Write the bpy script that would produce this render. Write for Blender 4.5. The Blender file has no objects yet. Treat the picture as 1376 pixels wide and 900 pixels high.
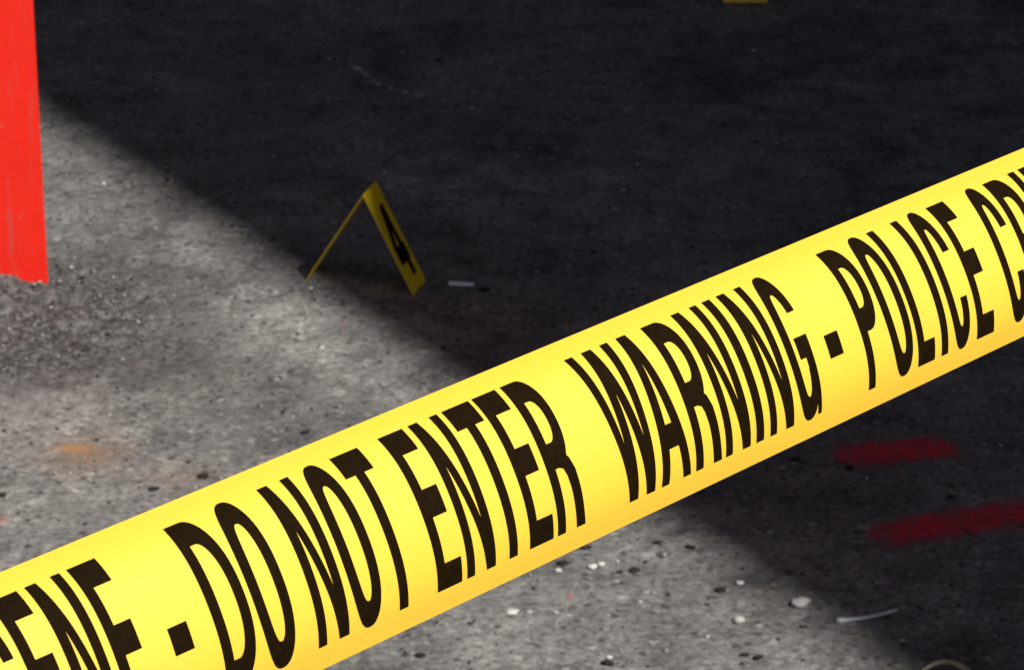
import bpy, bmesh, math, random
import numpy as np
from mathutils import Vector, Matrix
from mathutils.geometry import delaunay_2d_cdt

S = bpy.context.scene
COL = S.collection
random.seed(4)
rng = np.random.default_rng(4)

# ------------------------------------------------------------------ camera
CAM_H, PITCH, FPX = 1.65, math.radians(21.0), 5000.0      # focal length in pixels of a 1376 px wide frame
cam = bpy.data.cameras.new('camera')
camo = bpy.data.objects.new('camera', cam); COL.objects.link(camo)
camo.location = (0, 0, CAM_H); camo.rotation_euler = (math.pi/2 - PITCH, 0, 0)
cam.sensor_width = 36.0; cam.sensor_fit = 'HORIZONTAL'
cam.lens = FPX/1376*36.0
cam.clip_start = 0.05; cam.clip_end = 2000
cam.dof.use_dof = True; cam.dof.focus_distance = 1.30; cam.dof.aperture_fstop = 80
S.camera = camo

# ------------------------------------------------------------------ world, sun, exposure
SUN_EL = math.radians(47)
SAZ = Vector((0.77, -0.635)).normalized()                 # horizontal direction towards the sun
w = bpy.data.worlds.new('World'); S.world = w; w.use_nodes = True
nt = w.node_tree; nt.nodes.clear()
sky = nt.nodes.new('ShaderNodeTexSky'); sky.sky_type = 'NISHITA'; sky.sun_disc = False
sky.air_density = .34; sky.dust_density = 1.9; sky.ozone_density = .3; sky.sun_elevation = SUN_EL; sky.sun_rotation = math.atan2(SAZ.x, SAZ.y)
bg = nt.nodes.new('ShaderNodeBackground'); bg.inputs[1].default_value = 0.05
wo = nt.nodes.new('ShaderNodeOutputWorld')
nt.links.new(sky.outputs[0], bg.inputs[0]); nt.links.new(bg.outputs[0], wo.inputs[0])
sl = bpy.data.lights.new('sun', 'SUN'); sl.energy = 5.0; sl.angle = math.radians(0.75); sl.color = (1.0, 0.965, 0.91)
so = bpy.data.objects.new('sun', sl); COL.objects.link(so)
sd = Vector((SAZ.x*math.cos(SUN_EL), SAZ.y*math.cos(SUN_EL), math.sin(SUN_EL)))
so.rotation_euler = sd.to_track_quat('Z', 'Y').to_euler(); so.location = (3, -3, 6)
S.view_settings.view_transform = 'Standard'; S.view_settings.look = 'None'
S.view_settings.exposure = 0.0; S.view_settings.gamma = 1.0; S.view_settings.use_curve_mapping = False
S.render.engine = 'CYCLES'; S.cycles.max_bounces = 5

# ------------------------------------------------------------------ helpers
def at(x, y, z=0.0):
    """world point on the level plane z seen at photograph pixel x, y"""
    d = Vector(((x-688)/FPX, math.cos(PITCH) + math.sin(PITCH)*(450-y)/FPX, -math.sin(PITCH) + math.cos(PITCH)*(450-y)/FPX))
    t = (z - CAM_H)/d.z
    return Vector((d.x*t, d.y*t, z))

def tag(o, label=None, cat=None, group=None, kind=None):
    if label: o['label'] = label
    if cat: o['category'] = cat
    if group: o['group'] = group
    if kind: o['kind'] = kind
    return o

def link(name, me, mat=None, parent=None):
    o = bpy.data.objects.new(name, me); COL.objects.link(o)
    if mat and not me.materials: me.materials.append(mat)
    if parent: o.parent = parent
    return o

def mesh(name, v, f, smooth=False):
    me = bpy.data.meshes.new(name); me.from_pydata([tuple(p) for p in v], [], f); me.update()
    if smooth: me.polygons.foreach_set('use_smooth', [True]*len(me.polygons))
    return me

def bm_obj(name, bm, mat, parent=None, smooth=False):
    me = bpy.data.meshes.new(name); bm.to_mesh(me); bm.free()
    if smooth: me.polygons.foreach_set('use_smooth', [True]*len(me.polygons))
    return link(name, me, mat, parent)

def box_bm(c, s, rot=None, bevel=0.0):
    bm = bmesh.new(); bmesh.ops.create_cube(bm, size=1)
    bmesh.ops.scale(bm, vec=s, verts=bm.verts)
    if bevel: bmesh.ops.bevel(bm, geom=bm.edges[:], offset=bevel, segments=2, affect='EDGES')
    if rot: bmesh.ops.rotate(bm, cent=(0, 0, 0), matrix=rot, verts=bm.verts)
    bmesh.ops.translate(bm, vec=c, verts=bm.verts)
    return bm

def empty(name, loc, rz=0):
    o = bpy.data.objects.new(name, None); COL.objects.link(o); o.location = loc; o.rotation_euler = (0, 0, rz); o.empty_display_size = .05
    return o

# value noise in numpy (periodless lattice hash)
def vnoise(x, y, seed=0):
    xi = np.floor(x).astype(np.int64); yi = np.floor(y).astype(np.int64)
    fx = x-xi; fy = y-yi; fx = fx*fx*(3-2*fx); fy = fy*fy*(3-2*fy)
    def h(a, b):
        n = (a*374761393 + b*668265263 + seed*1442695041) & 0xffffffff
        n = ((n ^ (n >> 13))*1274126177) & 0xffffffff
        return ((n ^ (n >> 16)) & 0xffff)/65535.0
    return (h(xi, yi)*(1-fx) + h(xi+1, yi)*fx)*(1-fy) + (h(xi, yi+1)*(1-fx) + h(xi+1, yi+1)*fx)*fy

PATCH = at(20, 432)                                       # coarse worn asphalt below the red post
def patch_mask(x, y):
    q = ((x-PATCH.x)/0.17)**2 + ((y-PATCH.y)/0.20)**2
    q = q + 1.3*(vnoise(x*9+3, y*5, 7)-.5)
    return np.clip(1.45-q, 0, 1)

MND = at(-8, 392)                                         # low heap of grit against the foot of the red board
def gz(x, y):
    x = np.asarray(x, float); y = np.asarray(y, float)
    near = np.clip((2.2-np.abs(x))/.8, 0, 1)*np.clip((7.4-y)/1.0, 0, 1)*np.clip((y-2.4)/.5, 0, 1)
    pm = patch_mask(x, y)
    z = .004*(vnoise(x*2.2, y*2.2, 1)-.5) + .003*(vnoise(x*9, y*9, 2)-.5)
    z = z + (.0026+.007*pm)*(vnoise(x*42, y*42, 3)-.5) + (.0020+.006*pm)*(vnoise(x*95, y*95, 4)-.5)
    pit = vnoise(x*70+11, y*70, 5)
    z = z - .0042*np.clip((pit-.80)/.12, 0, 1)
    z = z + .017*np.exp(-((x-MND.x)/.055)**2-((y-MND.y)/.05)**2)
    return z*near
def gzf(x, y): return float(gz(np.array([x]), np.array([y]))[0])
def on(x, y, dz=0.0):
    p = at(x, y); p = at(x, y, gzf(p.x, p.y)); p.z += dz; return p

# ------------------------------------------------------------------ material kit
class M:
    def __init__(s, name):
        s.m = bpy.data.materials.new(name); s.m.use_nodes = True; s.t = s.m.node_tree; s.n = s.t.nodes
        s.b = s.n['Principled BSDF']; s.out = s.n['Material Output']
    def add(s, typ, **kw):
        n = s.n.new(typ)
        for k, v in kw.items():
            if k.startswith('i_'):
                key = k[2:]; key = int(key) if key.isdigit() else key.replace('_', ' ')
                n.inputs[key].default_value = v
            else: setattr(n, k, v)
        return n
    def l(s, a, b): s.t.links.new(a, b)
    def coords(s, kind='Object'):
        return s.add('ShaderNodeTexCoord').outputs[kind]
    def noise(s, co, scale, detail=3, rough=.55, dist=0):
        n = s.add('ShaderNodeTexNoise'); n.inputs['Scale'].default_value = scale; n.inputs['Detail'].default_value = detail
        n.inputs['Roughness'].default_value = rough; n.inputs['Distortion'].default_value = dist; s.l(co, n.inputs['Vector']); return n.outputs['Fac']
    def ramp(s, fac, stops, interp='LINEAR'):
        r = s.add('ShaderNodeValToRGB'); e = r.color_ramp.elements; r.color_ramp.interpolation = interp
        while len(e) < len(stops): e.new(.5)
        for el, (p, c) in zip(e, stops):
            el.position = p; el.color = c if len(c) == 4 else (*c, 1)
        s.l(fac, r.inputs[0]); return r.outputs[0]
    def mix(s, fac, a, b, blend='MIX'):
        n = s.add('ShaderNodeMix', data_type='RGBA', blend_type=blend)
        for sock, v in ((n.inputs[0], fac), (n.inputs[6], a), (n.inputs[7], b)):
            if isinstance(v, bpy.types.NodeSocket): s.l(v, sock)
            elif isinstance(v, (int, float)): sock.default_value = v
            else: sock.default_value = (*v, 1)
        return n.outputs[2]
    def math(s, op, a, b=None, clamp=False):
        n = s.add('ShaderNodeMath', operation=op, use_clamp=clamp)
        for i, v in enumerate((a, b)):
            if v is None: continue
            if isinstance(v, bpy.types.NodeSocket): s.l(v, n.inputs[i])
            else: n.inputs[i].default_value = v
        return n.outputs[0]
    def bump(s, h, strength, dist, prev=None):
        n = s.add('ShaderNodeBump'); n.inputs['Strength'].default_value = strength; n.inputs['Distance'].default_value = dist
        s.l(h, n.inputs['Height'])
        if prev: s.l(prev, n.inputs['Normal'])
        return n.outputs[0]
    def set(s, rough=.6, spec=.5, col=None, normal=None):
        s.b.inputs['Roughness'].default_value = rough; s.b.inputs['Specular IOR Level'].default_value = spec
        if col is not None:
            if isinstance(col, bpy.types.NodeSocket): s.l(col, s.b.inputs['Base Color'])
            else: s.b.inputs['Base Color'].default_value = (*col, 1)
        if normal: s.l(normal, s.b.inputs['Normal'])
        return s.m

def spot(m, co, c, rx, ry, soft, nz=None, amt=.6):
    """soft elliptical stain mask at ground point c"""
    mp = m.add('ShaderNodeMapping', vector_type='TEXTURE'); m.l(co, mp.inputs[0])
    mp.inputs['Location'].default_value = (c.x, c.y, 0); mp.inputs['Scale'].default_value = (rx, ry, 1)
    ln = m.add('ShaderNodeVectorMath', operation='LENGTH')
    mu = m.add('ShaderNodeVectorMath', operation='MULTIPLY'); m.l(mp.outputs[0], mu.inputs[0]); mu.inputs[1].default_value = (1, 1, 0)
    m.l(mu.outputs[0], ln.inputs[0]); d = ln.outputs['Value']
    if nz is not None: d = m.math('ADD', d, m.math('MULTIPLY', m.math('SUBTRACT', nz, .5), amt))
    mr = m.add('ShaderNodeMapRange', interpolation_type='SMOOTHSTEP'); m.l(d, mr.inputs[0])
    mr.inputs[1].default_value = 1.0; mr.inputs[2].default_value = 1.0-soft; mr.inputs[3].default_value = 0; mr.inputs[4].default_value = 1
    return mr.outputs[0]

def asphalt():
    m = M('dusty_asphalt'); co = m.coords()
    clouds = m.noise(co, 3.2, 5, .62, .6); mid = m.noise(co, 16, 5, .65, .3); grain = m.noise(co, 115, 5, .72)
    base = m.ramp(clouds, [(.28, (.105, .103, .101)), (.5, (.178, .174, .169)), (.72, (.262, .256, .247))])
    pn = m.noise(co, 14, 4, .65)
    # pale dusty areas and darker worn ones, each where the lane shows it
    for (px, py, a, b, k) in ((420, 425, .17, .30, .60), (70, 565, .20, .16, .55), (560, 470, .10, .20, .35), (740, 850, .40, .20, .30), (120, 190, .06, .2, .2)):
        o = spot(m, co, at(px, py), a, b, .95, pn, .9); base = m.mix(m.math('MULTIPLY', o, k), base, (.305, .297, .286))
    for (px, py, a, b, k) in ((300, 520, .24, .15, .62), (215, 478, .17, .14, .55), (150, 270, .18, .40, .42), (480, 560, .14, .12, .35), (260, 385, .14, .14, .42), (930, 860, .16, .10, .3), (1000, 800, .12, .08, .4), (420, 350, .16, .16, .35), (620, 480, .1, .1, .35), (60, 480, .2, .1, .4)):
        o = spot(m, co, at(px, py), a, b, .9, pn, 1.1); base = m.mix(m.math('MULTIPLY', o, k), base, (.105, .101, .097))
    g2 = m.ramp(mid, [(.30, (.42, .42, .42)), (.46, (.92, .92, .92)), (.70, (1.42, 1.41, 1.39))])
    base = m.mix(.8, base, g2, 'MULTIPLY')
    g1 = m.ramp(grain, [(.34, (.20, .20, .20)), (.455, (.82, .82, .82)), (.56, (1.10, 1.10, 1.09)), (.67, (1.8, 1.77, 1.72))])
    base = m.mix(.8, base, g1, 'MULTIPLY')
    # open pits and pale stones of the surface course
    vo = m.add('ShaderNodeTexVoronoi', feature='F1'); vo.inputs['Scale'].default_value = 75; m.l(co, vo.inputs['Vector'])
    agg = m.add('ShaderNodeSeparateColor'); m.l(vo.outputs['Color'], agg.inputs[0])
    near_ = m.ramp(vo.outputs['Distance'], [(.20, (1, 1, 1)), (.42, (0, 0, 0))])
    base = m.mix(m.math('MULTIPLY', near_, m.ramp(agg.outputs[0], [(.70, (0, 0, 0)), (.84, (.85, .85, .85))])), base, (.045, .044, .043))
    base = m.mix(m.math('MULTIPLY', near_, m.ramp(agg.outputs[1], [(.86, (0, 0, 0)), (.97, (.6, .6, .6))])), base, (.46, .45, .43))
    # coarse worn patch: older, darker binder exposed, plus contact shadow painted in at the post foot
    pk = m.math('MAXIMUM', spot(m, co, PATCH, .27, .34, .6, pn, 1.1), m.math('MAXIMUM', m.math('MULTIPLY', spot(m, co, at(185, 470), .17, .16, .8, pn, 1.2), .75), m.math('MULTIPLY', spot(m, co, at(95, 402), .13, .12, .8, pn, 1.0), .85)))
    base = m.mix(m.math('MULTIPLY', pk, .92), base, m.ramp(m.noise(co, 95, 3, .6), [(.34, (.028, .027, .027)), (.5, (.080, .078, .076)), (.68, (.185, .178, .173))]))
    # rust stain and its pale halo
    rn = m.noise(co, 30, 4, .6)
    r0 = spot(m, co, at(115, 612), .080, .085, .95, rn, .8)
    base = m.mix(m.math('MULTIPLY', r0, .55), base, (.27, .165, .09))
    r1 = spot(m, co, at(98, 604), .032, .022, .9, rn, .7)
    base = m.mix(m.math('MULTIPLY', r1, .62), base, (.42, .19, .045))
    r2 = spot(m, co, at(235, 640), .07, .07, .95, rn, .9)
    base = m.mix(m.math('MULTIPLY', r2, .3), base, (.24, .165, .115))
    # oil drips in the middle of the lane
    for (px, py, a, b, k) in ((965, 118, .055, .07, .55), (560, 320, .09, .12, .4), (330, 90, .16, .2, .3), (1010, 780, .05, .035, .5), (620, 345, .06, .05, .4)):
        o = spot(m, co, at(px, py), a, b, .8, rn, 1.0)
        base = m.mix(m.math('MULTIPLY', o, k), base, (.045, .045, .047))
    # pink spray specks
    for (px, py, a) in ((4, 700, .009), (767, 798, .007), (462, 437, .006)):
        o = spot(m, co, at(px, py), a, a*1.2, .8, rn, .8)
        base = m.mix(m.math('MULTIPLY', o, .42), base, (.55, .14, .13))
    n2 = m.bump(grain, .55, .0035)
    return m.set(.9, .3, base, n2)

def plain(name, col, rough=.6, spec=.5, vary=.15, scale=20, bump=0, bdist=.001, metal=0):
    m = M(name); co = m.coords(); n = m.noise(co, scale, 4, .6)
    a = tuple(c*(1-vary) for c in col); b = tuple(min(1, c*(1+vary)) for c in col)
    c = m.ramp(n, [(.3, a), (.7, b)])
    nn = m.bump(m.noise(co, scale*4, 3), bump, bdist) if bump else None
    m.b.inputs['Metallic'].default_value = metal
    return m.set(rough, spec, c, nn)

MAT = {}
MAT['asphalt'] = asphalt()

# ------------------------------------------------------------------ ground: one sheet, fine in the middle, reaching the horizon
def axis_lines(lo, hi, step, far):
    a = list(np.arange(lo, hi+step*.5, step)); d = step; x = hi
    up = []
    while x < far: d *= 1.35; x += d; up.append(x)
    d = step; x = lo; dn = []
    while x > -far: d *= 1.35; x -= d; dn.append(x)
    return np.array(dn[::-1] + a + up)
gx = axis_lines(-1.05, 1.05, .0045, 400); gy = axis_lines(3.1, 6.5, .0055, 400)
X, Y = np.meshgrid(gx, gy)
Zg = gz(X, Y)
nx, ny = len(gx), len(gy)
me = bpy.data.meshes.new('ground')
me.vertices.add(nx*ny); me.vertices.foreach_set('co', np.stack([X, Y, Zg], -1).astype(np.float32).ravel())
ii, jj = np.meshgrid(np.arange(nx-1), np.arange(ny-1)); k0 = (jj*nx+ii).ravel()
q = np.stack([k0, k0+1, k0+nx+1, k0+nx], 1).astype(np.int32)
me.loops.add(q.size); me.loops.foreach_set('vertex_index', q.ravel())
me.polygons.add(len(q)); me.polygons.foreach_set('loop_start', np.arange(len(q), dtype=np.int32)*4)
me.polygons.foreach_set('use_smooth', np.ones(len(q), bool))
me.update(calc_edges=True)
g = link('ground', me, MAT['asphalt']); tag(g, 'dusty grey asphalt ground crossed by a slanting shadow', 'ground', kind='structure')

# ------------------------------------------------------------------ building outside the frame whose roof edge throws the slanting shadow
e_dir = Vector((0, 0, 0)); A0 = at(58, 133); A1 = at(1225, 893)
e_dir = (A1-A0).normalized()
n_dir = Vector((-e_dir.y, e_dir.x, 0))
if n_dir.x < 0: n_dir = -n_dir
Q = n_dir.x*SAZ.x + n_dir.y*SAZ.y
Q = Q/math.tan(SUN_EL)
ROOF_H = 6.4
ND = ROOF_H*Q - .040                                             # distance of the roof edge from its shadow
def build_building():
    m = M('dark_brick_wall'); co = m.coords('Object')
    br = m.add('ShaderNodeTexBrick'); br.inputs['Scale'].default_value = 4.5
    mp = m.add('ShaderNodeMapping'); mp.inputs['Rotation'].default_value = (math.pi/2, 0, 0); m.l(co, mp.inputs[0]); m.l(mp.outputs[0], br.inputs['Vector'])
    br.inputs['Color1'].default_value = (.10, .055, .042, 1); br.inputs['Color2'].default_value = (.075, .045, .038, 1); br.inputs['Mortar'].default_value = (.12, .11, .10, 1)
    br.inputs['Mortar Size'].default_value = .012
    wall = m.set(.9, .3, m.mix(.5, br.outputs[0], m.ramp(m.noise(co, 3, 4), [(.3, (.6, .6, .6)), (.7, (1, 1, 1))]), 'MULTIPLY'), m.bump(br.outputs['Fac'], .4, .004))
    trim = plain('dark_stone_trim', (.12, .115, .11), .8, .3, .2, 6)
    fr = plain('charcoal_frame', (.04, .04, .042), .5, .5, .1, 8)
    gl = M('dark_window_glass'); gl.set(.05, .6, (.02, .025, .03)); gl = gl.m
    door = plain('grey_steel_door', (.09, .10, .11), .5, .5, .15, 5)
    base = A0 + n_dir*ND
    rz = math.atan2(e_dir.y, e_dir.x)
    b = empty('brick_building', (base.x, base.y, 0), rz)
    tag(b, 'dark brick building beside the lane, its roof edge shading the asphalt', 'building')
    s = 1 if Matrix.Rotation(-rz, 3, 'Z') @ n_dir == 0 else (1 if (Matrix.Rotation(-rz, 3, 'Z') @ n_dir).y > 0 else -1)
    L0, L1, DEP = -16, 12, 9                              # along the shadow edge; depth away from it
    def bx(name, x0, x1, y0, y1, z0, z1, mat, par=b, bev=.0):
        return bm_obj(name, box_bm(((x0+x1)/2, s*(y0+y1)/2, (z0+z1)/2), (x1-x0, abs(y1-y0), z1-z0), None, bev), mat, par)
    bx('wall', L0, L1, .3, DEP, -.02, ROOF_H-.25, wall)
    rf = bx('roof', L0-.2, L1+.2, 0, DEP+.3, ROOF_H-.25, ROOF_H, trim)
    bx('plinth', L0, L1, .22, .3, -.02, .5, trim)
    for i in range(8):
        x = L0+2+i*3.3
        if i in (3,):
            d = bx('door', x, x+1.1, .24, .3, .0, 2.2, door); bx('handle', x+.12, x+.16, .19, .24, .95, 1.15, fr, d); continue
        for z in (1.1, 3.4):
            wn = bx('window', x, x+1.3, .27, .3, z, z+1.3, gl)
            bx('frame', x-.06, x, .23, .3, z-.06, z+1.36, fr, wn); bx('frame', x+1.3, x+1.36, .23, .3, z-.06, z+1.36, fr, wn)
            bx('frame', x, x+1.3, .23, .3, z+1.3, z+1.36, fr, wn); bx('frame', x+.63, x+.67, .25, .27, z, z+1.3, fr, wn)
            bx('sill', x-.1, x+1.4, .18, .3, z-.13, z-.06, trim, wn)
build_building()

# ------------------------------------------------------------------ barrier tape
tape_m = M('yellow_plastic_film'); co = tape_m.coords()
nz = tape_m.noise(co, 6, 3, .5)
tc = tape_m.ramp(nz, [(.3, (.94, .605, .046)), (.7, (.95, .620, .054))])
sc = tape_m.add('ShaderNodeMapping'); sc.inputs['Scale'].default_value = (1.5, 25, 25); tape_m.l(co, sc.inputs[0])
tb = tape_m.bump(tape_m.noise(sc.outputs[0], 3, 3), .12, .002)
MAT['tape'] = tape_m.set(.55, .7, tc, tb)
ink = M('black_print'); ink.set(.75, .05, ink.ramp(ink.noise(ink.coords(), 300, 3), [(.3, (.009, .005, .001)), (.7, (.013, .007, .0015))])); MAT['ink'] = ink.m

VP = Vector(((5525-688)/FPX, math.cos(PITCH)+math.sin(PITCH)*1969/FPX, -math.sin(PITCH)+math.cos(PITCH)*1969/FPX)).normalized()
TA = VP                                                    # axis of the stretched tape, level and running away to the right
TN = TA.cross(Vector((0, 0, 1))).normalized(); TU = TN.cross(TA).normalized()
TW = .071475                                                # three-inch film, flat in the middle and curling at both edges
SEC_S = np.linspace(-.5, .5, 401); _t = 2*SEC_S
SEC_A = .503013 + .910783*SEC_S + .051177*_t**2 + .975039*_t**3 - .763339*_t**5       # angle of the outward normal
_m = (SEC_A[1:]+SEC_A[:-1])/2
SEC_Y = np.concatenate([[0], np.cumsum(-np.sin(_m))])*TW/400; SEC_Z = np.concatenate([[0], np.cumsum(np.cos(_m))])*TW/400
SEC_Y -= SEC_Y[200]; SEC_Z -= SEC_Z[200]
TO = Vector((0, 1.10475619, 1.17947453)) + TU*-.000339 + TN*-.00012
T0, T1 = -1.62, 1.50
tape = empty('barrier_tape', TO)
tag(tape, 'long curled yellow plastic barrier tape printed with black warning letters', 'barrier tape')
tape.rotation_euler = Matrix((TA, -TN, TU)).transposed().to_euler()   # local x along the tape, -y towards the viewer, z up
def tp(u, s, off=0.0):
    """local point at distance u along, s across (-.5 bottom, .5 top)"""
    a = float(np.interp(s, SEC_S, SEC_A)); y = float(np.interp(s, SEC_S, SEC_Y)); z = float(np.interp(s, SEC_S, SEC_Z))
    return Vector((u, -(y+off*math.cos(a)), z+off*math.sin(a)))
v = []; f = []; NS = 72; us = [T0 + (T1-T0)*i/120 for i in range(121)]
for u in us:
    for k in range(NS+1): v.append(tp(u, k/NS-.5))
for i in range(120):
    for k in range(NS):
        a = i*(NS+1)+k; f.append((a, a+NS+1, a+NS+2, a+1))
NF = len(v)
for u in us:
    for k in range(NS+1): v.append(tp(u, k/NS-.5, -.00012))
for i in range(120):
    for k in range(NS):
        a = NF+i*(NS+1)+k; f.append((a, a+1, a+NS+2, a+NS+1))
link('film', mesh('film', v, f, True), MAT['tape'], tape)
# the tape is wound round a post at each end
PR = .024
def wrap_post(u, sgn):
    c = tp(u, 0) + Vector((sgn*PR, PR*.4, 0)); vv = []; ff = []; n = 40
    for j in range(n):
        a = 2*math.pi*j/n
        for z, rr in ((-.034, .0008), (-.012, .0018), (.012, .0018), (.034, .0008)):
            vv.append(c + Vector(((PR+rr)*math.cos(a), (PR+rr)*math.sin(a), z+.006*math.sin(2*a))))
    for j in range(n):
        for k in range(3):
            a = j*4+k; b_ = ((j+1) % n)*4+k; ff.append((a, b_, b_+1, a+1))
    link('tape_winding', mesh('winding', vv, ff, True), MAT['tape'], tape)
    return tape.matrix_basis @ c
bpy.context.view_layer.update()
pc = [wrap_post(T0, -1), wrap_post(T1, 1)]

# lettering: every glyph is cut from polygons (x 0..1 of its ink width, y 0..1 of the cap height)
def sup(cx, cy, rx, ry, a0, a1, n=24, e=2.5):
    out = []
    for i in range(n+1):
        t = math.radians(a0+(a1-a0)*i/n); c, s_ = math.cos(t), math.sin(t)
        out.append((cx+rx*math.copysign(abs(c)**(2/e), c), cy+ry*math.copysign(abs(s_)**(2/e), s_)))
    return out
CAPH = .761*TW
BAR = .160
def glyph(ch, wmm):
    t = 3.85/wmm                                           # stem in units of the ink width
    B = BAR
    if ch == 'E': return [[(0,0),(1,0),(1,B),(t,B),(t,.438),(.92,.438),(.92,.610),(t,.610),(t,1-B),(.98,1-B),(.98,1),(0,1)]]
    if ch == 'L': return [[(0,0),(1,0),(1,B),(t,B),(t,1),(0,1)]]
    if ch == 'T': return [[(.5-t/2,0),(.5+t/2,0),(.5+t/2,1-B),(1,1-B),(1,1),(0,1),(0,1-B),(.5-t/2,1-B)]]
    if ch == 'I': return [[(0,0),(1,0),(1,1),(0,1)]]
    if ch == 'N':
        d = t*1.08
        return [[(0,0),(t*.92,0),(t*.92,.70),(1-d,0),(1,0),(1,1),(1-t*.92,1),(1-t*.92,.30),(d,1),(0,1)]]
    if ch == 'M':
        return [[(0,0),(t*.9,0),(t*.9,.8),(.5-t*.45,0),(.5+t*.45,0),(1-t*.9,.8),(1-t*.9,0),(1,0),(1,1),(1-t*1.4,1),(.5,.28),(t*1.4,1),(0,1)]]
    if ch == 'W':
        return [[(.20,0),(.20+t*1.1,0),(.5,.70),(.80-t*1.1,0),(.80,0),(1,1),(1-t,1),(.79-t*.35,.34),(.5+t*.62,1),(.5-t*.62,1),(.21+t*.35,.34),(t,1),(0,1)]]
    if ch == 'A':
        return [[(0,0),(t,0),(t+.085,.22),(1-t-.085,.22),(1-t,0),(1,0),(.5+t*.62,1),(.5-t*.62,1)],
                [(t+.14,.22+B*.95),(1-t-.14,.22+B*.95),(.5,.80)]]
    if ch == 'O': return [sup(.5,.5,.5,.515,0,360,64,2.5), sup(.5,.5,.5-t,.515-B,0,360,64,2.5)]
    if ch in 'CG':
        o = sup(.5,.5,.5,.515,0,360,96,2.5); i_ = sup(.5,.5,.5-t,.515-B,0,360,96,2.5)
        top = .662 if ch == 'C' else .705
        ot = [p for p in o if p[1] > top and p[0] > .5] ; ol = [p for p in o if p[0] <= .5]
        it = [p for p in i_ if p[1] > top and p[0] > .5]; il = [p for p in i_ if p[0] <= .5]
        xo = max(p[0] for p in ot); xi = max(p[0] for p in it)
        if ch == 'C':
            ob = [p for p in o if p[1] < .335 and p[0] > .5]; ib = [p for p in i_ if p[1] < .335 and p[0] > .5]
            return [[(xo, top)] + ot + ol + ob + [(max(p[0] for p in ob), .335), (max(p[0] for p in ib), .335)] + ib[::-1] + il[::-1] + it[::-1] + [(xi, top)]]
        ob = [p for p in o if p[1] < .5 and .5 < p[0] < .80]; ib = [p for p in i_ if p[1] < .33 and p[0] > .5]
        return [[(xo, top)] + ot + ol + ob + [(.835, .085), (.86, 0), (1, 0), (1, .538), (.46, .538), (.46, .394), (1-t, .394), (1-t, .33)] + ib[::-1] + il[::-1] + it[::-1] + [(xi, top)]]
    if ch == 'D':
        return [[(0,0),(.40,0)] + sup(.40,.5,.60,.5,-90,90,40,2.3)[1:-1] + [(.40,1),(0,1)],
                [(t,B),(.40,B)] + sup(.40,.5,.60-t,.5-B,-90,90,36,2.3)[1:-1] + [(.40,1-B),(t,1-B)]]
    if ch in 'PR':
        yb = .385 if ch == 'P' else .40
        yc = (1+yb)/2; h = (1-yb)/2
        ox = .95 if ch == 'R' else 1.0
        bowl = sup(.45,yc,ox-.45,h,-90,90,32,2.3)
        hole = [(t,yb+B),(.43,yb+B)] + sup(.43,yc,ox-t-.43,h-B,-90,90,28,2.3)[1:-1] + [(.43,1-B),(t,1-B)]
        if ch == 'P': return [[(0,0),(t,0),(t,yb),(.45,yb)] + bowl[1:-1] + [(.45,1),(0,1)], hole]
        return [[(0,0),(t,0),(t,yb),(.42,yb),(.55,.385),(.61,.34),(.645,.26),(.66,.12),(.69,0),(1,0),(.965,.10),(.95,.25),(.93,.36),(.84,.435),(.78,.455)]
                + [p for p in bowl if p[1] > .47] + [(.45,1),(0,1)], hole]
    if ch == 'S':
        spine = [(.90,.70),(.86,.84),(.70,.915),(.48,.93),(.24,.90),(.13,.79),(.20,.66),(.42,.57),(.62,.50),(.82,.40),(.87,.26),(.76,.12),(.52,.07),(.28,.09),(.14,.18),(.10,.32)]
        L_, R_ = [], []
        for i, p in enumerate(spine):
            a = spine[max(0, i-1)]; b = spine[min(len(spine)-1, i+1)]
            d = Vector((b[0]-a[0], b[1]-a[1])); d.normalize(); n = Vector((-d.y*t*.5, d.x*B*.5))
            L_.append((p[0]+n.x, p[1]+n.y)); R_.append((p[0]-n.x, p[1]-n.y))
        return [L_ + R_[::-1]]
    if ch == '-': return [[(0,0),(1,0),(1,1),(0,1)]]

def inside(p, polys):
    c = False
    for P in polys:
        j = len(P)-1
        for i in range(len(P)):
            (xi, yi), (xj, yj) = P[i], P[j]
            if (yi > p[1]) != (yj > p[1]) and p[0] < (xj-xi)*(p[1]-yi)/(yj-yi)+xi: c = not c
            j = i
    return c
cache = {}
def glyph_mesh(ch, wmm):
    key = (ch, wmm)
    if key in cache: return cache[key]
    y0, hh = (-.381*TW, CAPH) if ch != '-' else (-.138*TW, .119*TW)
    wm = wmm/1000
    polys = [[(x*wm, y*hh) for x, y in P] for P in glyph(ch, wmm)]
    pts, edges = [], []
    for P in polys:
        st = len(pts); ring = []
        for i in range(len(P)):
            a = Vector(P[i]); b = Vector(P[(i+1) % len(P)]); n = max(1, int((b-a).length/.0015))
            for k in range(n): ring.append(a.lerp(b, k/n))
        pts += ring; n = len(ring); edges += [(st+i, st+(i+1) % n) for i in range(n)]
    gx_ = np.arange(.001, wm, .002); gy_ = np.arange(.001, hh, .002)
    pts += [Vector((a, b)) for a in gx_ for b in gy_ if inside((a, b), polys)]
    vo_, eo, fo, *_ = delaunay_2d_cdt([Vector(p) for p in pts], edges, [], 0, 1e-7)
    ff = []
    for t in fo:
        c = ((vo_[t[0]].x+vo_[t[1]].x+vo_[t[2]].x)/3, (vo_[t[0]].y+vo_[t[1]].y+vo_[t[2]].y)/3)
        if inside(c, polys): ff.append(tuple(t))
    vv = [tp(p.x, (p.y+y0)/TW, .0002) for p in vo_]
    me = mesh('glyph', vv, ff, True); me.materials.append(MAT['ink']); cache[key] = me
    return me
PERIOD = 585.2
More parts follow.
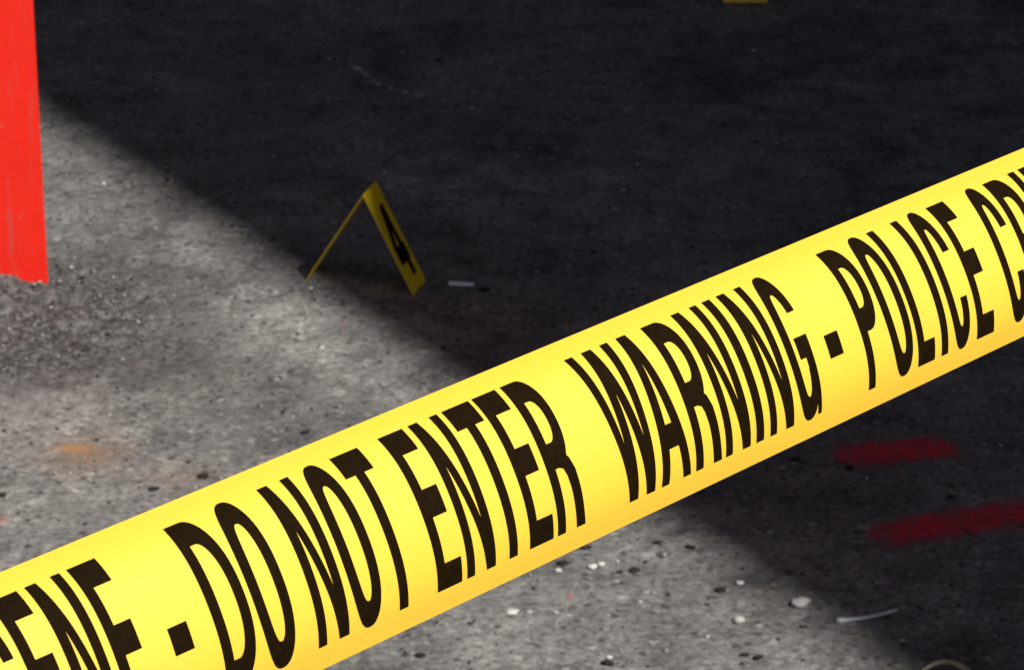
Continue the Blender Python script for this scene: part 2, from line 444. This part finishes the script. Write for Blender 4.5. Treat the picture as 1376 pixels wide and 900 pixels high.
TEXT = [('W', 46.9, 21.7), ('A', 67.9, 15.3), ('R', 86.1, 13.8), ('N', 102.2, 13.4), ('I', 118.9, 4.1), ('N', 126.7, 13.2), ('G', 142.9, 12.8), ('-', 164.1, 7.5),
        ('P', 183.4, 12.4), ('O', 198.2, 13.0), ('L', 213.2, 10.1), ('I', 227.6, 3.9), ('C', 234.6, 11.8), ('E', 249.8, 10.7),
        ('C', 271.0, 12.0), ('R', 285.8, 13.5), ('I', 302.0, 3.9), ('M', 308.8, 16.2), ('E', 328.4, 10.8),
        ('S', 350.0, 13.2), ('C', 366.6, 12.8), ('E', 381.9, 11.2), ('N', 395.9, 13.3), ('E', 412.0, 11.2), ('-', 433.2, 7.6),
        ('D', 450.5, 14.6), ('O', 467.2, 13.9), ('N', 489.4, 13.3), ('O', 505.3, 13.4), ('T', 521.1, 12.3),
        ('E', 542.7, 11.3), ('N', 556.5, 13.4), ('T', 572.2, 12.6), ('E', 586.5, 11.4), ('R', 600.2, 13.6)]
for per in range(-3, 3):
    for ch, u, wd in TEXT:
        uu = (u-.45+per*PERIOD)/1000
        if uu < T0+.06 or uu > T1-.08: continue
        o = link('printed_dash' if ch == '-' else 'printed_letter', glyph_mesh(ch, wd), None, tape); o.location = (uu, 0, 0)

# posts that hold the tape, either side of the view
steel = plain('galvanised_steel', (.42, .43, .44), .45, .5, .15, 30, .1, .0005, .8)
for i, c in enumerate(pc):
    r = empty('steel_post', (c.x, c.y, 0))
    tag(r, ['galvanised steel post holding the near end of the yellow tape', 'galvanised steel post holding the far end of the yellow tape'][i], 'post', 'posts holding the tape')
    bm = bmesh.new(); bmesh.ops.create_cone(bm, segments=32, radius1=PR, radius2=PR, depth=1.45, cap_ends=True); bmesh.ops.translate(bm, vec=(0, 0, .725), verts=bm.verts); bm_obj('pole', bm, steel, r)
    bm = bmesh.new(); bmesh.ops.create_cone(bm, segments=32, radius1=.17, radius2=.15, depth=.04, cap_ends=True); bmesh.ops.translate(bm, vec=(0, 0, .02), verts=bm.verts); bm_obj('base_plate', bm, steel, r)
    bm = bmesh.new(); bmesh.ops.create_uvsphere(bm, u_segments=24, v_segments=12, radius=PR*1.05); bmesh.ops.translate(bm, vec=(0, 0, 1.45), verts=bm.verts); bm_obj('cap', bm, steel, r, True)

# ------------------------------------------------------------------ red barrier: upright boards sunk in the ground, rails above and to the left
rm = M('red_scuffed_paint'); co = rm.coords()
sc1 = rm.noise(co, 9, 4, .6); ms = rm.add('ShaderNodeMapping'); ms.inputs['Scale'].default_value = (60, 60, 9); rm.l(co, ms.inputs[0])
scr = rm.noise(ms.outputs[0], 1, 4, .7)
rc = rm.ramp(sc1, [(.3, (.90, .022, .010)), (.7, (.95, .030, .014))])
chip = rm.ramp(rm.noise(co, 45, 5, .75), [(.60, (0, 0, 0)), (.68, (1, 1, 1))])
rc = rm.mix(rm.math('MULTIPLY', chip, .6), rc, (.50, .17, .12))
rc = rm.mix(rm.math('MULTIPLY', rm.ramp(scr, [(.54, (0, 0, 0)), (.70, (1, 1, 1))]), .55), rc, (.45, .12, .09))
MAT['red'] = rm.set(.55, .25, rc, rm.bump(scr, .1, .001))
pr = on(65, 381)
BW = .135
bar = empty('red_barrier', (pr.x, pr.y, 0), math.radians(9))
tag(bar, 'bright red scuffed barrier with flat upright boards, standing on the lit asphalt', 'barrier')
def board(x1):
    bm = bmesh.new(); n = 22; H_ = 1.05; prof = []
    r2 = random.Random(int(x1*100)+9)
    for i in range(n+1): prof.append((x1-BW + BW*i/n, -.012 + r2.uniform(-.002, .002)))
    prof += [(x1-.006, H_-.02), (x1-.016, H_), (x1-BW+.016, H_), (x1-BW+.006, H_-.02)]
    fr_ = [bm.verts.new((x, 0, z)) for x, z in prof]; bk = [bm.verts.new((x, .018, z)) for x, z in prof]
    bm.faces.new(fr_); bm.faces.new(bk[::-1])
    for i in range(len(prof)):
        j = (i+1) % len(prof); bm.faces.new((fr_[j], fr_[i], bk[i], bk[j]))
    bmesh.ops.recalc_face_normals(bm, faces=bm.faces)
    return bm
bm_obj('upright', board(0), MAT['red'], bar); bm_obj('upright', board(-1.1), MAT['red'], bar)
for z in (.62, .92): bm_obj('rail', box_bm((-.62, .029, z), (1.36, .02, .12), None, .004), MAT['red'], bar)

# ------------------------------------------------------------------ folded yellow evidence markers
ym = M('yellow_marker_plastic'); MAT['marker'] = ym.set(.4, .45, ym.ramp(ym.noise(ym.coords(), 15, 3), [(.3, (.86, .60, .012)), (.7, (.90, .64, .018))]))
def marker(loc, rz, width, half, height, label, digit, skew=0.0, lean=0.0):
    """tent: panels meet at a ridge along local y; feet at x = -half and +half"""
    r = empty('evidence_marker', loc, rz); tag(r, label, 'evidence marker', 'folded evidence markers')
    ri = Vector((skew, 1, 0)).normalized(); dv = ri*width
    th = .0013
    for s in (-1, 1):
        nrm = Vector((s*height, 0, half-s*lean)).normalized()
        pts = [Vector((s*half, 0, 0)), Vector((s*half, 0, 0))+dv, Vector((lean, 0, height))+dv, Vector((lean, 0, height))]
        vv = pts + [p - nrm*th for p in pts]
        ff = [(0,1,2,3), (7,6,5,4), (0,4,5,1), (1,5,6,2), (2,6,7,3), (3,7,4,0)]
        if s < 0: ff = [t[::-1] for t in ff]
        link('panel', mesh('panel', vv, ff), MAT['marker'], r)
    if digit:                                              # black figure 4 printed on the right-hand panel
        up = (Vector((lean, 0, height))-Vector((half, 0, 0))); Ls = up.length; up.normalize(); nrm = Vector((height, 0, half-lean)).normalized()
        four = [(.50,0),(.86,0),(.86,.20),(1,.20),(1,.43),(.86,.43),(.86,1),(.48,1),(0,.44),(0,.20),(.50,.20)]
        hole = [(.53,.43),(.53,.66),(.33,.43)]
        w_, h_ = width*.66, Ls*.68
        polys = [[(x*w_, y*h_) for x, y in P] for P in (four, hole)]
        pts, edges = [], []
        for P in polys:
            st = len(pts); pts += [Vector(p) for p in P]; edges += [(st+i, st+(i+1) % len(P)) for i in range(len(P))]
        vo_, eo, fo, *_ = delaunay_2d_cdt(pts, edges, [], 0, 1e-7)
        ff = [tuple(t) for t in fo if inside((sum(vo_[k].x for k in t)/3, sum(vo_[k].y for k in t)/3), polys)]
        o0 = Vector((half, 0, 0)) + up*Ls*.14 + ri*width*.17 + nrm*.0005
        link('printed_number', mesh('figure', [o0 + ri*p.x + up*p.y for p in vo_], ff), MAT['ink'], r)
    return r
f1, f2, f3 = on(410, 377), on(557, 397), on(573.5, 375.5)
ax = (f2-f1); half = ax.length/2; mrz = math.atan2(ax.y, ax.x); mid = (f1+f2)/2
mid.z = min(f1.z, f2.z)
wl = Matrix.Rotation(-mrz, 3, 'Z') @ (f3-f2)
marker(mid, mrz, wl.xy.length, half, .1275, 'yellow folded plastic evidence marker with black number 4 at the shadow edge', True, wl.x/wl.y, .007)
b1, b2 = on(972, 4.5), on(1031, 4.5)
marker(Vector((b1.x, b1.y+.07, gzf(b1.x, b1.y)+.001)), math.radians(-90), (b2-b1).length, .07, .131, 'yellow folded evidence marker standing deeper in the shade beyond the numbered one', False)

# ------------------------------------------------------------------ casing beside the marker
cm = plain('pale_silver_metal', (.84, .90, .98), .3, .8, .03, 200, 0, .001, .0)
c0, c1 = on(603, 385), on(637, 387)
axd = (c1-c0); L = axd.length
prof = [(0, .0), (0, .0030), (.0012, .0036), (.0024, .0036), (.0028, .0030), (.0040, .0033), (L*.78, .0031), (L*.86, .0026), (L, .0025), (L, .0020), (L*.6, .0018)]
vv, ff = [], []; n = 24
for x, r_ in prof:
    for j in range(n): a = 2*math.pi*j/n; vv.append((x, r_*math.cos(a), r_*math.sin(a)))
for i in range(len(prof)-1):
    for j in range(n): a = i*n+j; b_ = i*n+(j+1) % n; ff.append((a, a+n, b_+n, b_))
cas = link('cartridge_casing', mesh('casing', vv, ff, True), cm)
cas.location = (c0.x, c0.y, max(c0.z, c1.z)+.0040); cas.rotation_euler = (0, 0, math.atan2(axd.y, axd.x))
tag(cas, 'small pale silver casing lying in the shade beside the numbered yellow marker', 'casing')

# ------------------------------------------------------------------ red spray paint strokes on the ground
pm_ = M('red_spray_paint'); co = pm_.coords()
pm_.set(.7, .3, pm_.ramp(pm_.noise(co, 60, 3), [(.3, (.75, .028, .06)), (.62, (.92, .04, .08)), (.75, (.95, .12, .06))]))
uvn = pm_.add('ShaderNodeUVMap'); sx = pm_.add('ShaderNodeSeparateXYZ'); pm_.l(uvn.outputs[0], sx.inputs[0])
av = pm_.math('POWER', pm_.math('ABSOLUTE', pm_.math('SUBTRACT', pm_.math('MULTIPLY', sx.outputs[1], 2), 1)), 2)
au = pm_.math('POWER', pm_.math('ABSOLUTE', pm_.math('SUBTRACT', pm_.math('MULTIPLY', sx.outputs[0], 2), 1)), 7)
ed = pm_.math('SUBTRACT', 1, pm_.math('ADD', av, au))
k = pm_.math('ADD', ed, pm_.math('MULTIPLY', pm_.math('SUBTRACT', pm_.math('ADD', pm_.math('MULTIPLY', pm_.noise(co, 150, 4, .7), .55), pm_.math('MULTIPLY', pm_.noise(co, 38, 4, .6), .45)), .5), 4.6))
mr = pm_.add('ShaderNodeMapRange'); pm_.l(k, mr.inputs[0]); mr.inputs[1].default_value = .0; mr.inputs[2].default_value = 1.15; mr.inputs[4].default_value = .72
pm_.l(mr.outputs[0], pm_.b.inputs['Alpha'])
def stroke(pa, pb, wid, label):
    a, b = at(*pa), at(*pb); d = (b-a); L = d.length; d.normalize(); nn = Vector((-d.y, d.x, 0)); nu, nv = int(L/.005)+2, int(wid/.005)+2
    vv, ff, uv = [], [], []
    for i in range(nu+1):
        for j in range(nv+1):
            p = a + d*L*i/nu + nn*wid*(j/nv-.5) + nn*.006*math.sin(3.1*i/nu); vv.append((p.x, p.y, gzf(p.x, p.y)+.0016)); uv.append((i/nu, j/nv))
    for i in range(nu):
        for j in range(nv): q_ = i*(nv+1)+j; ff.append((q_, q_+nv+1, q_+nv+2, q_+1))
    me = mesh('stroke', vv, ff, True); ul = me.uv_layers.new(name='UVMap')
    for lp in me.loops: ul.data[lp.index].uv = uv[lp.vertex_index]
    tag(link('paint_mark', me, pm_.m), label, 'paint mark', 'red paint strokes on the shaded asphalt')
stroke((1118, 618), (1292, 604), .080, 'short faint red spray paint stroke on the shaded asphalt beyond the longer one')
stroke((1160, 728), (1500, 672), .082, 'long bright red spray paint stroke on the shaded asphalt')
cm_ = M('pale_chalk'); co = cm_.coords(); cm_.set(.9, .2, (.62, .62, .63))
kk = cm_.add('ShaderNodeMapRange'); cm_.l(cm_.noise(co, 60, 3, .6), kk.inputs[0]); kk.inputs[1].default_value = .46; kk.inputs[2].default_value = .62; kk.inputs[4].default_value = .8
cm_.l(kk.outputs[0], cm_.b.inputs['Alpha']); pmk = pm_.m
def scratch(pa, pb, wid, label):
    a, b = at(*pa), at(*pb); d = b-a; L = d.length; d.normalize(); nn = Vector((-d.y, d.x, 0)); vv, ff = [], []; nu = int(L/.005)
    for i in range(nu+1):
        for j in (-.5, 0, .5):
            p = a + d*L*i/nu + nn*(wid*j + .01*math.sin(7*i/nu)); vv.append((p.x, p.y, gzf(p.x, p.y)+.0016))
    for i in range(nu):
        for j in range(2): q_ = i*3+j; ff.append((q_, q_+3, q_+4, q_+1))
    tag(link('chalk_line', mesh('chalk', vv, ff, True), cm_.m), label, 'chalk line')
scratch((436, 80), (566, 133), .012, 'thin broken pale chalk line in the shade behind the numbered marker')

# ------------------------------------------------------------------ litter and stones one can pick out
def pebble_mesh(seed, sub=2):
    bm = bmesh.new(); bmesh.ops.create_icosphere(bm, subdivisions=sub, radius=1)
    r = random.Random(seed); ph = [r.uniform(0, 6.3) for _ in range(6)]
    for v_ in bm.verts:
        c = v_.co; c *= 1 + .13*math.sin(2.3*c.x+ph[0])*math.cos(2.1*c.y+ph[1]) + .10*math.sin(4.1*c.z+ph[2]+3*c.x) + .05*math.sin(7*c.y+ph[3])
    me = bpy.data.meshes.new('pebble'); bm.to_mesh(me); bm.free(); me.polygons.foreach_set('use_smooth', [True]*len(me.polygons)); return me
stone = {'white': plain('white_stone', (.64, .63, .60), .7, .35, .08, 300, .3, .0006), 'pale': plain('pale_grey_stone', (.45, .44, .42), .8, .3, .15, 250, .4, .0008),
         'black': plain('black_tar_crumb', (.022, .021, .020), .75, .35, .3, 250, .5, .001)}
stones = [
 (1075, 812, 17, 'white', 'smooth white oval pebble at the shadow edge near the bent strip', .55),
 (993, 835, 10, 'pale', 'rounded pale grey pebble lying among grit on the sunlit side of the white oval pebble', .6),
 (994, 784, 6, 'white', 'tiny bright white pebble by a black crumb at the shadow edge', .6),
 (690, 823, 15, 'white', 'flat white stone chip on sunlit asphalt below the tape', .35),
 (711, 822, 6, 'pale', 'small pale chip touching the flat white stone chip', .4),
 (750, 767, 6, 'white', 'small white pebble in front of a black crumb under the tape', .55),
 (796, 762, 8, 'white', 'white lumpy pebble of a touching pair under the tape', .5),
 (808, 758, 6, 'white', 'smaller white pebble of a touching pair under the tape', .5),
 (747, 823, 5, 'pale', 'lone tiny pale pebble right of the flat white stone chip', .5),
 (1034, 716, 5, 'pale', 'small pale pebble lying in the shade near the red strokes', .6),
 (1290, 822, 4, 'pale', 'tiny pale pebble in the shade beyond the bent strip', .6),
 (1213, 860, 4, 'white', 'tiny white pebble in the shade in front of the bent strip', .6),
 (139, 247, 4, 'white', 'tiny glinting white pebble on the sunlit asphalt beside the red barrier', .6),
 (432, 468, 4, 'white', 'tiny white pebble on sunlit asphalt between marker and tape', .6),
 (418, 388, 4, 'white', 'tiny white pebble at the left foot of the numbered marker', .6),
 (272, 640, 10, 'black', 'flat black tar crumb beside the tape on the rust-stained asphalt', .42),
 (207, 657, 9, 'black', 'flat black tar crumb farther from the tape, towards the rust stain', .42),
 (3, 665, 8, 'black', 'black tar crumb lying in front of the rust stain by the pink specks', .4),
 (411, 581, 8, 'black', 'black tar crumb on the sunlit asphalt right behind the tape', .5),
 (757, 757, 10, 'black', 'black crumb behind the small white pebble under the tape', .5),
 (787, 735, 10, 'black', 'elongated black crumb half hidden by the lower edge of the tape', .4),
 (852, 767, 9, 'black', 'jagged black crumb on lit asphalt near the white pebble pair', .7),
 (884, 730, 9, 'black', 'flat black crumb close to the shadow edge and the tape', .5),
 (832, 768, 6, 'black', 'small flat black crumb beside the jagged black one', .4),
 (565, 879, 9, 'black', 'flat black crumb alone on the lit asphalt under the tape', .4),
 (817, 892, 11, 'black', 'large black crumb carrying a white fleck at its back on lit asphalt', .5),
 (819, 884, 5, 'white', 'white fleck behind the large black crumb', .6),
 (927, 736, 9, 'black', 'black crumb lying just on the sunlit side of the shadow edge', .6),
 (968, 793, 9, 'black', 'black crumb beside the tiny bright white pebble at the shadow edge', .5),
 (1019, 885, 8, 'black', 'flat black crumb on lit asphalt in front of the pale grey pebble', .4),
 (1000, 879, 8, 'black', 'broader black crumb of a close pair on lit asphalt', .4),
 (650, 391, 10, 'black', 'black crumb touching the end of the silver casing', .7),
 (1068, 618, 9, 'black', 'black crumb in the shade between the tape and the short red stroke', .6),
 (1140, 629, 8, 'black', 'black crumb in front of the short red stroke', .5),
 (1275, 668, 9, 'black', 'flat black crumb in the shade between the two red strokes', .45),
 (1297, 713, 6, 'black', 'black crumb lying on the long red stroke', .5),
]
for i, (px, py, rp, kind, lab, flat) in enumerate(stones):
    if rp == 0: continue
    p = on(px, py); kk_ = FPX/((Vector((0, 0, CAM_H))-p).length); r_ = rp/kk_*(.85 if kind == 'black' else .84); flat = flat*(.55 if kind == 'black' else .8)
    me = pebble_mesh(i, 2)
    if True:
        for v_ in me.vertices: v_.co += Vector((random.uniform(-.16, .16), random.uniform(-.16, .16), random.uniform(-.2, .2)))
    o = link('tar_crumb' if kind == 'black' else 'pebble', me, stone[kind])
    sc_ = Vector((r_, r_*random.uniform(.75, 1.0), r_*flat)); o.scale = sc_
    o.location = (p.x, p.y, gzf(p.x, p.y)+sc_.z*.62); o.rotation_euler = (0, 0, random.uniform(-.35, .35))
    tag(o, lab, 'tar crumb' if kind == 'black' else 'pebble', 'black crumbs on the asphalt' if kind == 'black' else 'pale stones on the asphalt')

def tube(pts, radii, n=10, flat=1.0):
    vv, ff = [], []
    for i, p in enumerate(pts):
        d = (pts[min(i+1, len(pts)-1)]-pts[max(i-1, 0)]).normalized(); sdv = d.cross(Vector((0, 0, 1))).normalized(); upv = sdv.cross(d)
        for j in range(n): a = 2*math.pi*j/n; vv.append(p + sdv*radii[i]*math.cos(a) + upv*radii[i]*flat*math.sin(a))
    for i in range(len(pts)-1):
        for j in range(n): a = i*n+j; b_ = i*n+(j+1) % n; ff.append((a, b_, b_+n, a+n))
    ff.append(tuple(range(n))[::-1]); ff.append(tuple(range((len(pts)-1)*n, len(pts)*n)))
    return mesh('tube', vv, ff, True)
sp = []
for i in range(13):
    t = i/12; p = at(1124+82*t, 833 - 3*t - 8*t*t, .004); p.z += .003*t*t; sp.append(p)
st_ = link('bent_strip', tube(sp, [.0042 if i < 2 else .0034-.0012*i/12 for i in range(13)], 10, .6), plain('white_plastic_strip', (.72, .75, .80), .35, .5, .1, 80))
tag(st_, 'thin bent white plastic strip lying across the shadow edge', 'plastic strip')
sp = []
for i in range(15):
    t = i/14; p = at(1224+78*t, 914 - 22*math.sin(t*2.2) + 6*t, .004); p.z += .007*math.sin(math.pi*t); sp.append(p)
tw = link('dry_twig', tube(sp, [.0013+.0026*(i/14) for i in range(15)], 10, .8), plain('dry_straw', (.46, .38, .25), .75, .3, .35, 120, .4, .001))
tag(tw, 'curled dry tan twig in front of the bent strip', 'twig')

# ------------------------------------------------------------------ loose grit: thousands of crumbs nobody could count
def grit(name, n, rmin, rmax, stops, label, region, seed, flat=(.4, .8), dens=None):
    r = np.random.default_rng(seed)
    bm = bmesh.new(); bmesh.ops.create_icosphere(bm, subdivisions=1, radius=1)
    bv = np.array([v_.co[:] for v_ in bm.verts]); bf = np.array([[v_.index for v_ in f_.verts] for f_ in bm.faces]); bm.free()
    x = r.uniform(region[0], region[1], n); y = r.uniform(region[2], region[3], n)
    if dens is not None:
        keep = r.uniform(size=n) < dens(x, y); x, y = x[keep], y[keep]
    n = len(x)
    rad = rmin + (rmax-rmin)*r.uniform(size=n)**3
    fl = r.uniform(flat[0], flat[1], n); a = r.uniform(0, 6.283, n); el = r.uniform(.6, 1.0, n)
    V = bv[None]*(1+r.uniform(-.28, .28, (n, len(bv), 1)))
    V = V*np.stack([rad, rad*el, rad*fl], 1)[:, None]
    c, s_ = np.cos(a)[:, None], np.sin(a)[:, None]
    vx = V[..., 0]*c - V[..., 1]*s_ + x[:, None]; vy = V[..., 0]*s_ + V[..., 1]*c + y[:, None]; vz = V[..., 2] + (gz(x, y)+rad*fl*.45)[:, None]
    P = np.stack([vx, vy, vz], -1).reshape(-1, 3); F = (bf[None] + (np.arange(n)*len(bv))[:, None, None]).reshape(-1, 3)
    me = bpy.data.meshes.new(name); me.vertices.add(len(P)); me.vertices.foreach_set('co', P.astype(np.float32).ravel())
    me.loops.add(F.size); me.loops.foreach_set('vertex_index', F.astype(np.int32).ravel()); me.polygons.add(len(F)); me.polygons.foreach_set('loop_start', np.arange(len(F), dtype=np.int32)*3)
    me.update(calc_edges=True)
    m = M(name+'_stone'); gi = m.add('ShaderNodeNewGeometry'); m.set(.85, .35, m.ramp(gi.outputs['Random Per Island'], stops))
    tag(link(name, me, m.m), label, 'grit', kind='stuff')
RG = (-1.0, 1.0, 3.15, 6.4)
grit('grit', 14000, .0006, .0034, [(0, (.02, .02, .02)), (.4, (.06, .058, .056)), (.8, (.22, .21, .20)), (.95, (.36, .34, .32)), (1, (.6, .58, .55))], 'loose grey grit strewn over the asphalt', RG, 1)
grit('coarse_grit', 7000, .0010, .0036, [(0, (.03, .03, .03)), (.45, (.07, .068, .067)), (.85, (.16, .155, .15)), (.97, (.32, .31, .30)), (1, (.6, .59, .57))], 'coarse loose grit on the worn patch below the red barrier', (PATCH.x-.35, PATCH.x+.35, PATCH.y-.35, PATCH.y+.35), 2, (.45, .9), lambda x, y: np.clip(patch_mask(x, y)*1.1, 0, 1))
